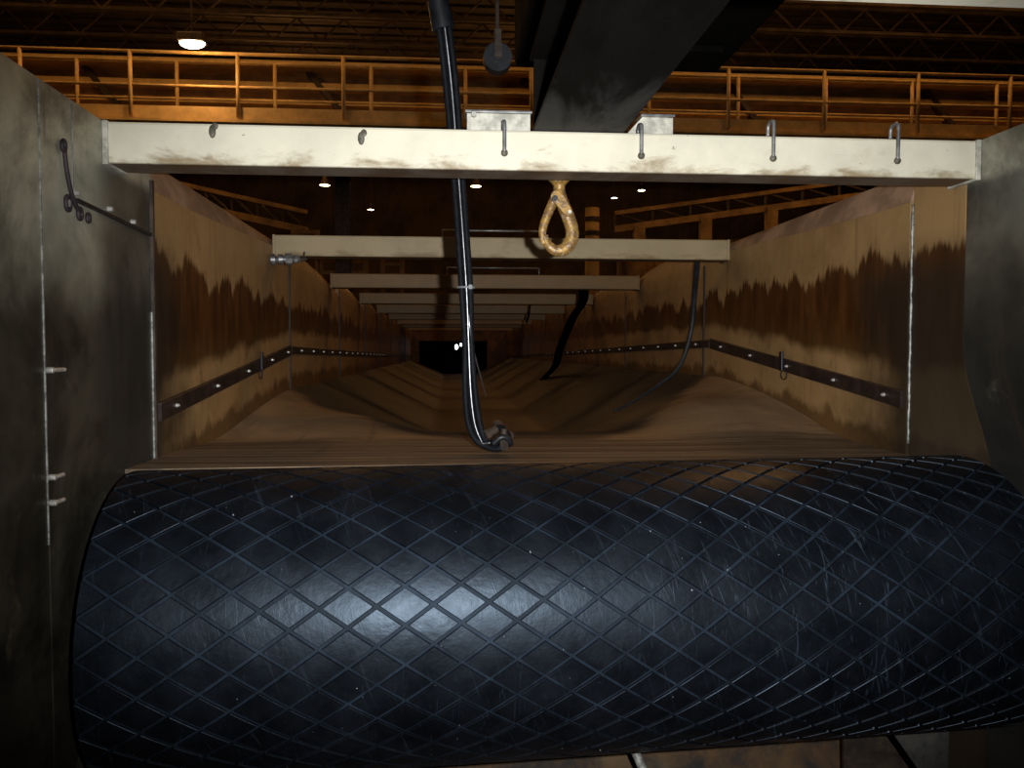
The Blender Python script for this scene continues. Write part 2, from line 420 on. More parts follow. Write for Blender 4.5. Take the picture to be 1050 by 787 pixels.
# walkway with two railings
t = thing('walkway', 'steel overhead walkway with ochre edge plate crossing the hall', 'walkway', (2, 12.4, 3.3))
b = B(); bx(b, -16, 20, 12.03, 13.0, 3.37, 3.41)
for k in range(60): bx(b, -16 + .6 * k, -16 + .6 * k + .05, 12.05, 12.98, 3.30, 3.37)
obj('deck', b, M_RUST, t)
b = B(); bx(b, -16, 20, 11.99, 12.03, 3.34, 3.53); bx(b, -16, 20, 11.93, 12.03, 3.30, 3.34); obj('edge_plate', b, M_ORANGE, t)
b = B(); bx(b, -16, 20, 13.0, 13.04, 3.30, 3.56); obj('edge_plate', b, M_ORANGE, t)
def railing(name_lab, y, xs, z0, z1):
    t = thing('walkway_railing', name_lab, 'railing', (2, y, z0))
    b = B(); cyl(b, (-16, y, z1), (20, y, z1), .026, seg=8); obj('top_rail', b, M_ORANGE, t, True)
    b = B(); cyl(b, (-16, y, (z0 + z1) / 2 - .02), (20, y, (z0 + z1) / 2 - .02), .022, seg=8); obj('middle_rail', b, M_ORANGE, t, True)
    for x in xs:
        b = B(); cyl(b, (x, y, z0), (x, y, z1), .030, seg=8); obj('post', b, M_ORANGE, t, True)
railing('ochre tube railing along the near edge of the overhead walkway', 11.97, [-7.75 + 1.5 * k + (.25 if k < 6 else 0) for k in range(-3, 15)], 3.38, 4.28)
railing('ochre tube railing along the far edge of the overhead walkway', 13.05, [-7.2 + 1.5 * k for k in range(-3, 15)], 3.42, 4.53)
for i, x in enumerate((-10.5, -1.6, 8.6, 15.5)):
    t = thing('walkway_column', 'dark orange steel column carrying the overhead walkway, %s from the left' % ORD(i), 'column', (x, 12.6, HZ0))
    b = B(); bx(b, x - .11, x + .11, 12.50, 12.52, HZ0, 3.28); bx(b, x - .11, x + .11, 12.70, 12.72, HZ0, 3.28); bx(b, x - .008, x + .008, 12.52, 12.70, HZ0, 3.28)
    obj('shaft', b, M_RUST, t)
    b = B(); bx(b, x - .2, x + .2, 12.4, 12.8, HZ0, HZ0 + .03); obj('base_plate', b, M_RUST, t)

# hall background seen between the cross beams
def sloped_gallery(lab, p, q, d, legs):
    t = thing('pipe_gallery', lab, 'gallery', p)
    b = B(); bar(b, p, q, .10, .10); obj('top_chord', b, M_ORANGE2, t)
    P = Vector(p) - Vector((0, 0, d)); Q = Vector(q) - Vector((0, 0, d))
    b = B(); bar(b, P, Q, .12, .16); obj('bottom_chord', b, M_ORANGE2, t)
    b = B(); n = 8
    for k in range(n):
        u0, u1 = k / n, (k + 1) / n
        a = Vector(p).lerp(Vector(q), u0); c = P.lerp(Q, u1)
        bar(b, a, c, .05, .05, (0, 1, 0)); bar(b, a, P.lerp(Q, u0), .05, .05, (0, 1, 0))
    obj('lattice', b, M_RUST, t)
    for u in legs:
        a = P.lerp(Q, u); b = B(); bar(b, (a.x, a.y, HZ0), a, .28, .2, (0, 1, 0)); obj('leg', b, M_ORANGE2, t)
sloped_gallery('sloping orange brown pipe gallery seen above the left side panels', (-8.2, 20, 4.42), (-3.4, 20, 3.40), .45, (.2, .62, .95))
sloped_gallery('sloping orange brown pipe gallery seen above the right side panels', (4.2, 20, 3.48), (12.0, 20, 4.62), .40, (.08, .30, .52, .8))
for i, (x0, x1, z0, z1, lab) in enumerate((
        (4.5, 5.7, 1.2, 2.95, 'small ochre clad panel behind the hook, left of the two by the gallery'),
        (6.3, 8.0, 1.0, 3.00, 'wide ochre clad panel under the right pipe gallery'))):
    t = thing('clad_panel', lab, 'panel', ((x0 + x1) / 2, 21, HZ0))
    b = B(); bx(b, x0, x1, 21, 21.1, z0, z1)
    for k in range(int((x1 - x0) / .2)): bx(b, x0 + .2 * k, x0 + .2 * k + .1, 20.96, 21, z0, z1)
    obj('sheet', b, M_ORANGE2, t)
    for x in (x0 + .06, x1 - .06):
        b = B(); bx(b, x - .05, x + .05, 21.02, 21.14, HZ0, z0 + .1); obj('post', b, M_RUST, t)
t = thing('banded_stack', 'round yellow stack with two dark bands right of the hook', 'stack', (3.45, 19, HZ0))
b = B(); cyl(b, (3.45, 19, HZ0), (3.45, 19, 3.42), .17, seg=20); obj('pipe', b, M_ORANGE, t, True)
for z in (2.82, 3.15):
    b = B(); cyl(b, (3.45, 19, z - .05), (3.45, 19, z + .05), .20, seg=20); sm(obj('band', b, M_RUST, t))
for i, (x, w, z1) in enumerate(((-3.15, .22, 2.75), (-2.35, .5, 2.35), (-1.25, .22, 2.3))):
    t = thing('machine_frame', 'small orange machine frame behind the second beam, %s from the left' % ORD(i), 'frame', (x, 18.5, HZ0))
    for s in (-1, 1):
        b = B(); bx(b, x + s * w - .05, x + s * w + .05, 18.45, 18.55, HZ0, z1); obj('post', b, M_ORANGE2, t)
    for z in (z1 - .05, z1 - .3, z1 - .55):
        b = B(); bx(b, x - w, x + w, 18.46, 18.54, z - .04, z + .04); obj('crossbar', b, M_ORANGE2, t)

# added high bay lamps and small far lamps
def bay_lamp(loc, r, lab, mat, grp=None, rod=1.4):
    x, y, z = loc
    t = thing('added_high_bay_or_far_lamp', lab, 'lamp', loc, grp)
    b = B(); cyl(b, (x, y, z - r * .9), (x, y, z + r * .6), r, r * .45, 20, False); o = obj('shade', b, M_RUST, t, True)
    b = B(); cyl(b, (x, y, z - r * .92), (x, y, z - r * .80), r * .93, r * .93, 20); obj('lens', b, mat, t)
    b = B(); cyl(b, (x, y, z + r * .5), (x, y, z + r * 1.3), r * .4, r * .3, 12); obj('ballast', b, M_RUST, t)
    b = B(); cyl(b, (x, y, z + r * 1.2), (x, y, HZ1 - .02), .015, seg=6); obj('hanger', b, M_RUST, t)
for (x, y, z, e), w in zip(ADDED_HIGHBAY, ('above the walkway left of centre', 'above the walkway right of centre', 'above the walkway near the centre', 'far left over the crane girder', 'far right over the crane girder', 'deep in the hall right of centre', 'deep in the hall left of centre')):
    bay_lamp((x, y, z), .26, 'added sodium high bay lamp hung ' + w, M_LAMP)
t = thing('flood_lamp', 'bright wide sodium flood lamp in front of the left walkway railing', 'lamp', (-3.49, 11.5, 4.28))
b = B(); bx(b, -3.67, -3.31, 11.38, 11.62, 4.245, 4.36, .02); obj('housing', b, M_RUST, t)
b = B(); sphere(b, (-3.49, 11.5, 4.245), .175, 1, .62, .42); obj('lens', b, emit('flood_lens', (1, .80, .50), 25), t, True)
b = B(); cyl(b, (-3.49, 11.5, 4.35), (-3.49, 11.5, HZ1 - .02), .014, seg=6); obj('hanger', b, M_RUST, t)
lamp('flood_light', 'POINT', (-3.49, 11.5, 4.10), 22, SODIUM, None, shadow_soft_size=.10)
FAR = [((-4.46, 30, 6.26), .19, 'small far ceiling lamp above the left end of the second beam', M_LAMP),
       ((1.07, 30, 6.32), .20, 'far warm ceiling lamp just right of the hose bundle', M_LAMP),
       ((-3.18, 34, 6.04), .13, 'tiny far ceiling lamp midway along the left gap', M_LAMP),
       ((7.12, 34, 6.68), .13, 'tiny white far lamp right of the hook', M_LAMPW),
       ((14.9, 30, 5.85), .08, 'tiny white far lamp over the right side panels', M_LAMPW),
       ((9.77, 40, 8.30), .20, 'dim far lamp just beneath the front beam right of the hook', M_LAMP)]
for loc, r, lab, m in FAR: bay_lamp(loc, r, lab, m)

# ---------------------------------------------------------------- head pulley
R3 = Matrix.Rotation(DR_A, 4, 'Z')
pc = Vector((0, DR_Y, DR_Z)) + Vector((math.cos(DR_A), math.sin(DR_A), 0)) * ((DR_L + DR_RR) / 2 / math.cos(DR_A))
half = (DR_RR - DR_L) / 2 / math.cos(DR_A)
t = thing('head_pulley', 'huge black rubber lagged conveyor drum with diamond grooves in the foreground', 'pulley', pc)
t.rotation_euler = (0, 0, DR_A)
def local(name, bm, m, par, smooth=False):
    bmesh.ops.recalc_face_normals(bm, faces=bm.faces[:])
    me = bpy.data.meshes.new(name); bm.to_mesh(me); bm.free()
    for p in me.polygons: p.use_smooth = smooth
    me.materials.append(m); o = bpy.data.objects.new(name, me); C.objects.link(o); o.parent = par; return o
# groove floor: slightly crowned shell
GR = DR_R - .0048
b = B(); segs = 120; nx = 24; rings = []
for i in range(nx + 1):
    x = lerp(-half, half, i / nx)
    rings.append([b.verts.new((x, math.cos(2 * PI * k / segs) * GR, math.sin(2 * PI * k / segs) * GR)) for k in range(segs)])
for i in range(nx):
    for k in range(segs): b.faces.new((rings[i][k], rings[i][(k + 1) % segs], rings[i + 1][(k + 1) % segs], rings[i + 1][k]))
local('groove_shell', b, M_GROOVE, t, True)
# raised diamond pads laid round the drum, bevelled rims, following the curve
b = B()
DW = .1085; NA = 28; DH = 2 * PI / NA; GAP = .066
def cp(x, a, r):
    x = max(-half, min(half, x)); return (x, -math.cos(a) * r, math.sin(a) * r)
nxp = int(2 * half / DW) + 2
for i in range(-1, 2 * nxp):
    for k in range(NA):
        cx = -half + i * DW / 2; ca = k * DH + (DH / 2 if i % 2 else 0)
        if cx - DW / 2 > half or cx + DW / 2 < -half: continue
        q = []
        n = 4
        for rr, s in ((GR - .001, .905), (DR_R - .0008, .880), (DR_R, .855)):
            ring = []
            cor = [(1, 0), (0, 1), (-1, 0), (0, -1)]
            for c in range(4):
                (u0, v0), (u1, v1) = cor[c], cor[(c + 1) % 4]
                for j in range(n):
                    w = j / n; u, v = lerp(u0, u1, w) * s, lerp(v0, v1, w) * s
                    ring.append(b.verts.new(cp(cx + u * DW / 2, ca + v * DH / 2, rr)))
            q.append(ring)
        for A, Bq in ((q[0], q[1]), (q[1], q[2])):
            for j in range(16): b.faces.new((A[j], A[(j + 1) % 16], Bq[(j + 1) % 16], Bq[j]))
        # grid the top so that it keeps the curve
        s = .855; grid = {}
        def gv(iu, iv):
            # iu, iv 0..n, diamond as a sheared square
            if (iu, iv) in grid: return grid[iu, iv]
            if iv == 0: w = q[2][iu] if iu < n else q[2][n]
            elif iu == n: w = q[2][n + iv] if iv < n else q[2][2 * n]
            elif iv == n: w = q[2][2 * n + (n - iu)] if iu > 0 else q[2][3 * n]
            elif iu == 0: w = q[2][3 * n + (n - iv)]
            else:
                fu, fv = iu / n, iv / n
                u = (1 - fu - fv) * s; v = (fu - fv) * s
                w = b.verts.new(cp(cx + u * DW / 2, ca + v * DH / 2, DR_R))
            grid[iu, iv] = w; return w
        for iu in range(n):
            for iv in range(n):
                try: b.faces.new((gv(iu, iv), gv(iu + 1, iv), gv(iu + 1, iv + 1), gv(iu, iv + 1)))
                except ValueError: pass
o = local('diamond_lagging', b, M_PAD, t, True)
for f in [p for p in o.data.polygons if p.area < 1e-9]: pass
o.data.set_sharp_from_angle(angle=math.radians(25))
for s in (-1, 1):
    b = B(); cyl(b, (s * (half - .012), 0, 0), (s * (half - .001), 0, 0), GR - .002, GR - .002, 64); cyl(b, (s * (half - .03), 0, 0), (s * (half + .0005), 0, 0), .12, .10, 32)
    sm(local('end_disc', b, M_RUST, t))
b = B(); cyl(b, (-half - .002, 0, 0), (half + .002, 0, 0), .06, .06, 32); sm(local('shaft', b, M_STEEL, t))

# ---------------------------------------------------------------- trough between the side panels
b = B(); rows = []
ys = [1.965 + .03 * k for k in range(70)] + [4.2 + .25 * k for k in range(51)] + [17.0]
ns = 61
def trough_z(x, y):
    s = (x - (XL + XR) / 2) / ((XR - XL) / 2)
    side = -1 if s < 0 else 1
    zc = lerp(-.276, -.47, ss(2.40, 4.9, y)); ze = edge_z(side, y)
    fl = -.276 - .006 * s
    a = max(0, (abs(s) - .34) / .66)
    z = lerp(zc, ze, a ** (1.0 if y > 3 else 1.0))
    z = lerp(fl, z, ss(2.25, 2.75, y))
    # slumped heap of dust at each side of the first bay
    for cx, cy, h in ((-.34, 3.1, .035), (.98, 2.95, .05)):
        z += h * math.exp(-((x - cx) / .24) ** 2 - ((y - cy) / .42) ** 2)
    return z
for y in ys:
    row = []
    for i in range(ns):
        x = lerp(XL + .002, XR - .002, i / (ns - 1)); yy = y + (.0711 * (x - .2) * max(0, 1 - (y - 1.965) / .5) if y < 2.5 else 0)
        row.append(b.verts.new((x, yy, trough_z(x, y))))
    rows.append(row)
for a, c in zip(rows, rows[1:]):
    for i in range(ns - 1): b.faces.new((a[i], a[i + 1], c[i + 1], c[i]))
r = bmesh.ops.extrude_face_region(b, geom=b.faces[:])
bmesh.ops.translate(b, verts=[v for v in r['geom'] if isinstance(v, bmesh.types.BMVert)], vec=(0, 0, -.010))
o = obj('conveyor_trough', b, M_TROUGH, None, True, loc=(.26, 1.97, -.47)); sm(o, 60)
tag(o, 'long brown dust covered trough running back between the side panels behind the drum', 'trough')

# ---------------------------------------------------------------- side panels
def wall_x(side, y, z):
    """inner face of the near plates; the right one bells out beside the drum"""
    if side > 0:
        return XR + .10 * ss(-.05, -.36, -(-z) if False else z) if False else XR + .085 * (1 - ss(-.34, .02, z)) * (1 - ss(1.86, 2.08, y))
    return XL
def near_plate(lab, side, y0, y1, z0, ztop, mat, name='side_plate'):
    b = B(); ny, nz = max(2, int((y1 - y0) / .06)), 26; out = []
    for sgn in (0, 1):
        g = []
        for i in range(ny + 1):
            y = lerp(y0, y1, i / ny)
            g.append([b.verts.new((wall_x(side, y, z) + side * sgn * .012, y, z)) for z in [lerp(z0, ztop, k / nz) for k in range(nz + 1)]])
        out.append(g)
        for i in range(ny):
            for k in range(nz): b.faces.new((g[i][k], g[i + 1][k], g[i + 1][k + 1], g[i][k + 1]))
    A, D = out
    for i in range(ny):
        for k in (0, nz): b.faces.new((A[i][k], A[i + 1][k], D[i + 1][k], D[i][k]))
    for k in range(nz):
        for i in (0, ny): b.faces.new((A[i][k], A[i][k + 1], D[i][k + 1], D[i][k]))
    t = thing(name, lab, 'plate', (side * .006 + (XL if side < 0 else XR), (y0 + y1) / 2, z0))
    sm(obj('plate', b, mat, t), 50)
    return t
ZB = -1.15
pl = near_plate('grimy grey steel plate at the far left edge, nearest the camera', -1, .45, 1.545, ZB, TOP, M_SL)
pm = near_plate('tall grimy steel plate left of the drum, with a slot and dark hanging mark', -1, 1.551, 2.10, ZB, TOP, M_SL)
pr = near_plate('smoke dark steel plate at the far right edge, beside the drum end', 1, .60, 1.865, ZB, TOP, M_SR)
p2 = near_plate('narrow brown stained plate right of the drum, between pale seam and end plate', 1, 1.869, 2.085, ZB, TOP - .02, M_WR)
# raised seam edges
M_EDGE = plain('bright_worn_edge', (.30, .30, .27), .45, .3, .5, 60)
b = B(); bx(b, XL, XL + .0022, 1.543, 1.546, -.36, TOP - .002); obj('seam_edge', b, M_EDGE, pl)['label'] = 'thin worn bright seam edge'
b = B(); bx(b, XL, XL + .002, 1.673, 1.676, .33, TOP - .002); obj('short_seam', b, M_STEEL, pm)
b = B(); bx(b, XL, XL + .008, 2.088, 2.100, -.30, .43); obj('rear_flange', b, M_RUST, pm)
b = B(); bx(b, XL, XL + .0035, 2.0850, 2.088, -.31, .10); obj('flange_edge', b, M_EDGE, pm)
for z in (-.034, -.235, -.283):
    b = B(); cyl(b, (XL - .004, 1.556, z), (XL + .010, 1.556, z), .006, seg=10); cyl(b, (XL + .008, 1.552, z), (XL + .008, 1.605 if z > -.1 else 1.59, z), .0042, seg=8)
    sm(obj('pin', b, M_BOLT, pm))['label'] = 'short bright steel pin'
# slot with bolts
b = B(); bar(b, (XL + .002, 1.683, .304), (XL + .002, 2.096, .293), .008, .008); obj('slot_bar', b, M_DARK, pm)
for y, z in ((1.683, .318), (1.84, .314), (1.97, .307)):
    b = B(); cyl(b, (XL - .002, y, z), (XL + .010, y, z), .0065, .005, 8); sm(obj('bolt', b, M_BOLT, pm))
# dark hanging lanyard with eyes
t = thing('lanyard', 'thin dark lanyard with small eyes hanging on the left plate', 'lanyard', (XL + .008, 1.65, .27))
pts = smooth_path([(XL + .006, 1.630, .395), (XL + .006, 1.632, .375), (XL + .006, 1.640, .345), (XL + .006, 1.655, .312), (XL + .007, 1.672, .290), (XL + .007, 1.688, .281)], 5)
b = B(); tube(b, pts, .0045, 8); obj('cord', b, M_MARK, t, True)
for y, z, r in ((1.627, .398, .010), (1.640, .290, .014), (1.690, .278, .011), (1.728, .276, .008)):
    b = B(); ring = [Vector((XL + .006, y + math.cos(a) * r * .7, z + math.sin(a) * r)) for a in [2 * PI * k / 16 for k in range(16)]]
    tube(b, ring, .0042, 8, closed=True); obj('eye', b, M_MARK, t, True)
b = B(); cyl(b, (XL, 1.640, .290), (XL + .008, 1.640, .290), .007, seg=10); obj('bright_disc', b, M_BOLT, t)
# pale weld seam on the right
b = B(); zz = [-.25 + .65 * k / 40 for k in range(41)]
tube(b, [Vector((XR - .002 + random.uniform(-.001, .001), 2.089, z)) for z in zz], [.0036 + random.uniform(-.001, .001) for _ in zz], 8)
obj('weld_seam', b, M_EDGE, p2, True)['label'] = 'pale vertical weld seam'

def panel(side, i, y0, y1):
    x = XL if side < 0 else XR
    word = 'left' if side < 0 else 'right'
    if i == 0: lab = 'cream %s side panel with ragged brown stain, nearest one behind the drum' % word
    elif i == 7: lab = 'dark brown %s side panel at the far end by the black opening' % word
    else: lab = 'brown stained %s side panel in the %s bay back from the drum' % (word, ORD(i))
    t = thing('skirt_panel', lab, 'panel', (x, (y0 + y1) / 2, -.6))
    ny = 18
    def crease(y): return lerp(.408, .455, ss(2.1, 3.8, y)) if i == 0 else .355
    def topz(y):
        s = (y - y0) / (y1 - y0)
        if i == 0: return TOP - .002
        return TOP + .012 - .075 * s ** 2.4 if side < 0 else TOP + .045 * math.sin(PI * min(1, s * .9 + .1)) - .025 * s ** 3
    mat = M_WL if side < 0 else M_WR
    b = B(); rows = []
    for k in range(ny + 1):
        y = lerp(y0, y1, k / ny); cz = crease(y); prof = [(0, -.6), (0, -.2), (0, .1), (0, cz), (.012, cz), (.012, -.6)]
        rows.append([b.verts.new((x + side * u, y, z)) for u, z in prof])
    for a, c in zip(rows, rows[1:]):
        for q in range(6): b.faces.new((a[q], a[(q + 1) % 6], c[(q + 1) % 6], c[q]))
    b.faces.new(rows[0]); b.faces.new(rows[-1][::-1])
    obj('sheet', b, mat, t)
    b = B(); rows = []; nq = 6 if i == 0 else 7
    for k in range(ny + 1):
        y = lerp(y0, y1, k / ny); cz = crease(y) + .0005; tz = topz(y)
        if i == 0: prof = [(0, cz), (.018, lerp(cz, tz, .62)), (.036, tz), (.048, tz), (.03, lerp(cz, tz, .55)), (.013, cz)]
        else: prof = [(0, cz), (.004, lerp(cz, tz, .35)), (.018, lerp(cz, tz, .75)), (.046, tz), (.058, tz), (.029, lerp(cz, tz, .7)), (.014, cz)]
        rows.append([b.verts.new((x + side * u, y, z)) for u, z in prof])
    for a, c in zip(rows, rows[1:]):
        for q in range(nq): b.faces.new((a[q], a[(q + 1) % nq], c[(q + 1) % nq], c[q]))
    b.faces.new(rows[0]); b.faces.new(rows[-1][::-1])
    sm(obj('leaning_rim' if i == 0 else 'rounded_rim', b, M_RIM if i == 0 else mat, t), 50)
    # joint flange on the far end
    if i < 7:
        b = B(); bx(b, min(x, x - side * .007), max(x, x - side * .007), y1 - .012, y1 - .001, -.17 if i else -.18, .42); obj('joint_flange', b, M_JOINT, t)
    return t
M_RIM = plain('mauve_brown_rim_paint', (.36, .235, .155), .55, 0, .35, 6)
M_JOINT = plain('brown_joint_paint', (.03, .018, .009), .6, 0, .4, 12)
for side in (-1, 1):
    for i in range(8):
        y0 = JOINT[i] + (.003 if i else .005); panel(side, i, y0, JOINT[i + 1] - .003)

# clamp strips with bolts
def strip(side, i, y0, y1, bolts, h):
    x = XL if side < 0 else XR; word = 'left' if side < 0 else 'right'
    where = 'on the nearest %s side panel' % word if i == 0 else 'along the farther %s side panels' % word
    t = thing('clamp_strip', 'dark brown bolted clamp strip ' + where, 'strip', (x - side * .004, (y0 + y1) / 2, strip_z(side, (y0 + y1) / 2)))
    n = 12 if i == 0 else 30; b = B(); rows = []
    for k in range(n + 1):
        y = lerp(y0, y1, k / n); z = strip_z(side, y)
        rows.append([b.verts.new((x - side * u, y, z + v)) for u, v in ((.0005, -h), (.008, -h), (.010, -h + .003), (.010, h - .003), (.008, h), (.0005, h))])
    for a, c in zip(rows, rows[1:]):
        for q in range(6): b.faces.new((a[q], a[(q + 1) % 6], c[(q + 1) % 6], c[q]))
    b.faces.new(rows[0]); b.faces.new(rows[-1][::-1])
    obj('flat_bar', b, M_CLAMP, t)
    for y in bolts:
        z = strip_z(side, y); b = B(); cyl(b, (x - side * .008, y, z), (x - side * .016, y, z), .0060, .0050, 6); cyl(b, (x - side * .015, y, z), (x - side * .020, y, z), .0035, .0028, 8)
        sm(obj('bolt', b, M_BOLT, t))
strip(-1, 0, 2.12, 3.85, (2.23, 2.62, 3.02, 3.42, 3.76), .024)
strip(1, 0, 2.12, 3.74, (2.20, 2.50, 2.86, 3.22, 3.58), .024)
strip(-1, 1, 3.865, 16.9, [4.1 + .36 * k for k in range(16)], .019)
strip(1, 1, 3.755, 16.9, [3.95 + .36 * k for k in range(18)], .019)
# clip hooked on each near strip
for side, y, lab in ((-1, 3.22, 'small dark wedge clip on the left clamp strip'), (1, 2.90, 'small dark wedge clip on the right clamp strip')):
    x = XL if side < 0 else XR; z = strip_z(side, y)
    t = thing('wedge_clip', lab, 'clip', (x - side * .012, y, z))
    b = B(); bx(b, min(x - side * .011, x - side * .020), max(x - side * .011, x - side * .020), y - .012, y + .012, z - .022, z + .050, .002); obj('tongue', b, M_DARK, t)
    b = B(); rr = [Vector((x - side * .014, y - .02 + math.cos(a) * .026, z - .036 + math.sin(a) * .018)) for a in [2 * PI * k / 18 for k in range(18)]]
    tube(b, rr, .0022, 6, closed=True); obj('wire_loop', b, M_MARK, t, True)

# ---------------------------------------------------------------- end wall with dark tunnel
t = thing('tail_frame', 'brown end frame around the black opening at the far end', 'frame', (.26, 17.05, -.6))
b = B()
for x0, x1, z0, z1 in ((XL - .05, -.60, -.6, .52), (.84, XR + .05, -.6, .52), (-.60, .84, .23, .52), (-.60, .84, -.6, -.47)):
    bx(b, x0, x1, 17.01, 17.09, z0, z1)
obj('plate', b, plain('deep_brown_plate', (.10, .045, .018), .7, 0, .4, 4), t)
b = B()
for x0, x1, z0, z1 in ((-.64, -.60, -.47, .23), (.84, .88, -.47, .23), (-.64, .88, .23, .27), (-.64, .88, -.51, -.47)):
    bx(b, x0, x1, 17.1, 23.4, z0, z1)
bx(b, -.64, .88, 23.4, 23.44, -.51, .27)
obj('tunnel', b, M_BLACK, t)
for i, (p, r, lab) in enumerate((((.245, 22, .135), .045, 'larger white glint lamp low in the far black opening'), ((.37, 22.3, .20), .030, 'smaller white glint lamp upper right in the far black opening'))):
    q = thing('inspection_lamp', lab, 'lamp', p)
    b = B(); sphere(b, p, r, 1, .6, 1.5); obj('bulb', b, M_LAMPW, q, True)
    b = B(); cyl(b, (p[0], p[1], p[2] + r * .5), (p[0], p[1], .226), .008, seg=6); obj('cord', b, M_DARK, q)

# ---------------------------------------------------------------- cross beams
M_SCAR = plain('grey_weld_scar', (.14, .125, .09), .6, .2, .4, 60)
def cross_beam(k, y, mat):
    z0, z1 = .410, TOP
    if k == 0: lab = 'thick cream box beam across the front above the drum'
    elif k == 8: lab = 'farthest dimmed cream cross beam, last one before the far opening'
    else: lab = 'cream cross beam spanning the trough, %s one back from the drum' % ORD(k)
    t = thing('cross_beam', lab, 'beam', (.2575, y + .05, .455))
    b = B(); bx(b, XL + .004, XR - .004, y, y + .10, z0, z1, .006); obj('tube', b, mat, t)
    for s, x in ((-1, XL), (1, XR)):
        b = B(); x0, x1 = (x, x + .012) if s < 0 else (x - .012, x)
        bx(b, x0, x1, y - .006, y + .106, z0 - .004, z1 + .001, .002); obj('end_plate', b, M_WELD if k == 0 else mat, t)
    return t
t0 = None
for k, y in enumerate(BEAM_Y):
    t = cross_beam(k, y, M_BEAM if k == 0 else (M_BEAM2 if k < 2 else M_BEAM3))
    if k == 0: t0 = t
for x, z in ((-.190, .478), (-.512, .486)):
    b = B(); sphere(b, (x, 1.819, z - .004), .010, .8, .28, 1.5, 10); sphere(b, (x + .006, 1.819, z + .008), .007, 1, .3, 1.2, 8); obj('weld_scar', b, M_SCAR, t0, True)
t = thing('cross_beam', 'cream beam overhead at the top right edge, nearest the camera', 'beam', (.2575, .975, .47))
b = B(); bx(b, XL + .004, XR - .004, .925, 1.025, .455, .4985, .004); obj('tube', b, M_BEAM, t)
for s, x in ((-1, XL), (1, XR)):
    b = B(); x0, x1 = (x, x + .012) if s < 0 else (x - .012, x)
    bx(b, x0, x1, .919, 1.031, .45, .4985, .002); obj('end_plate', b, M_WELD, t)
# bent rod hooks over the front beam
for i, x in enumerate((.129, .442, .752, 1.052)):
    t = thing('rod_hook', 'grey bent rod hooked over the front beam, %s from the left' % ORD(i), 'hook', (x, 1.815, .447))
    H = .52 if i < 2 else .535
    pts = smooth_path([(x, 1.8135, .447), (x, 1.8130, .48), (x, 1.8130, H - .012), (x, 1.818, H - .003), (x, 1.830, H), (x, 1.845, H - .006), (x, 1.847, .5055)], 4)
    b = B(); tube(b, pts, .0046, 8); obj('rod', b, M_STEEL, t, True)
    b = B(); sphere(b, (x, 1.814, .447), .0085, 1, .7, 1, 10); obj('tip', b, M_SCAR, t, True)
# mounting channel lying on the beam
t = thing('mounting_channel', 'short cream channel lying on the front beam under the dark girder', 'channel', (.28, 1.90, TOP))
for x0, x1, sl in ((.046, .193, 0), (.412, .530, .045)):
    b = B(); outline(b, [(x0, TOP + .001), (x1, TOP + .001), (x1, TOP + .050), (x0 + sl, TOP + .050)], 1.870, 1.885); obj('web', b, M_WELD, t)
    b = B(); bx(b, x0 + sl - .004, x1 + .004, 1.862, 1.918, TOP + .0505, TOP + .056, .001); obj('flange', b, M_STEEL, t)
    b = B(); bx(b, x1 - .012 if sl else x0, x1 if sl else x0 + .010, 1.866, 1.8695, TOP + .001, TOP + .049, .001); obj('end_tab', b, M_WELD, t)
b = B(); cyl(b, (.062, 1.868, .545), (.062, 1.858, .545), .007, .006, 6); sm(obj('bolt', b, M_BOLT, t))

# dark girder overhead, resting on both front beams
t = thing('monorail_girder', 'dark sooty girder overhead running towards the camera above the front beam', 'girder', (.30, 1.2, .50))
b = B(); bx(b, .197, .405, -.6, 1.925, .5015, .514, .002); obj('lower_flange', b, M_GIRD, t)
b = B(); bx(b, .292, .310, -.6, 1.92, .514, .69); obj('web', b, M_GIRD, t)
b = B(); bx(b, .197, .405, -.6, 1.925, .69, .702, .002); obj('upper_flange', b, M_GIRD, t)
b = B(); bx(b, .205, .397, 1.905, 1.917, .5145, .6895); obj('end_stiffener', b, M_GIRD, t)
t = thing('hoist_housing', 'large black hoist housing above the girder at the top of the picture', 'housing', (.53, 1.6, .886))
b = B(); bx(b, .211, .863, .9, 2.54, .886, 1.5, .02); obj('casing', b, M_SHUTTER, t)
for y in (1.1, 2.3):
    b = B(); bx(b, .26, .80, y, y + .06, .868, .886); obj('rib', b, M_SHUTTER, t)
b = B(); bx(b, .24, .36, 1.2, 1.3, .702, .886); bx(b, .24, .36, 2.0 - .2, 1.9, .702, .886); obj('bracket', b, M_SHUTTER, t)
b = B(); cyl(b, (.53, 1.7, 1.5), (.53, 1.7, HZ1 - .01), .05, seg=12); obj('hanger', b, M_RUST, t)
# round sheave block
t = thing('sheave_block', 'small dark round sheave block hanging left of the hoist housing', 'sheave', (.15, 2.4, .873))
b = B(); cyl(b, (.15, 2.38, .866), (.15, 2.42, .866), .042, .042, 28); cyl(b, (.15, 2.372, .866), (.15, 2.428, .866), .014, .014, 12); sm(obj('wheel', b, M_DARK, t))
b = B(); outline(b, [(.138, .86), (.162, .86), (.158, .935), (.142, .935)], 2.366, 2.371); outline(b, [(.138, .86), (.162, .86), (.158, .935), (.142, .935)], 2.429, 2.434); bx(b, .140, .160, 2.366, 2.434, .930, .940); obj('cheek', b, M_RUST, t)
b = B(); cyl(b, (.15, 2.40, .938), (.15, 2.40, HZ1 - .01), .006, seg=8); obj('wire_rope', b, M_RUST, t)

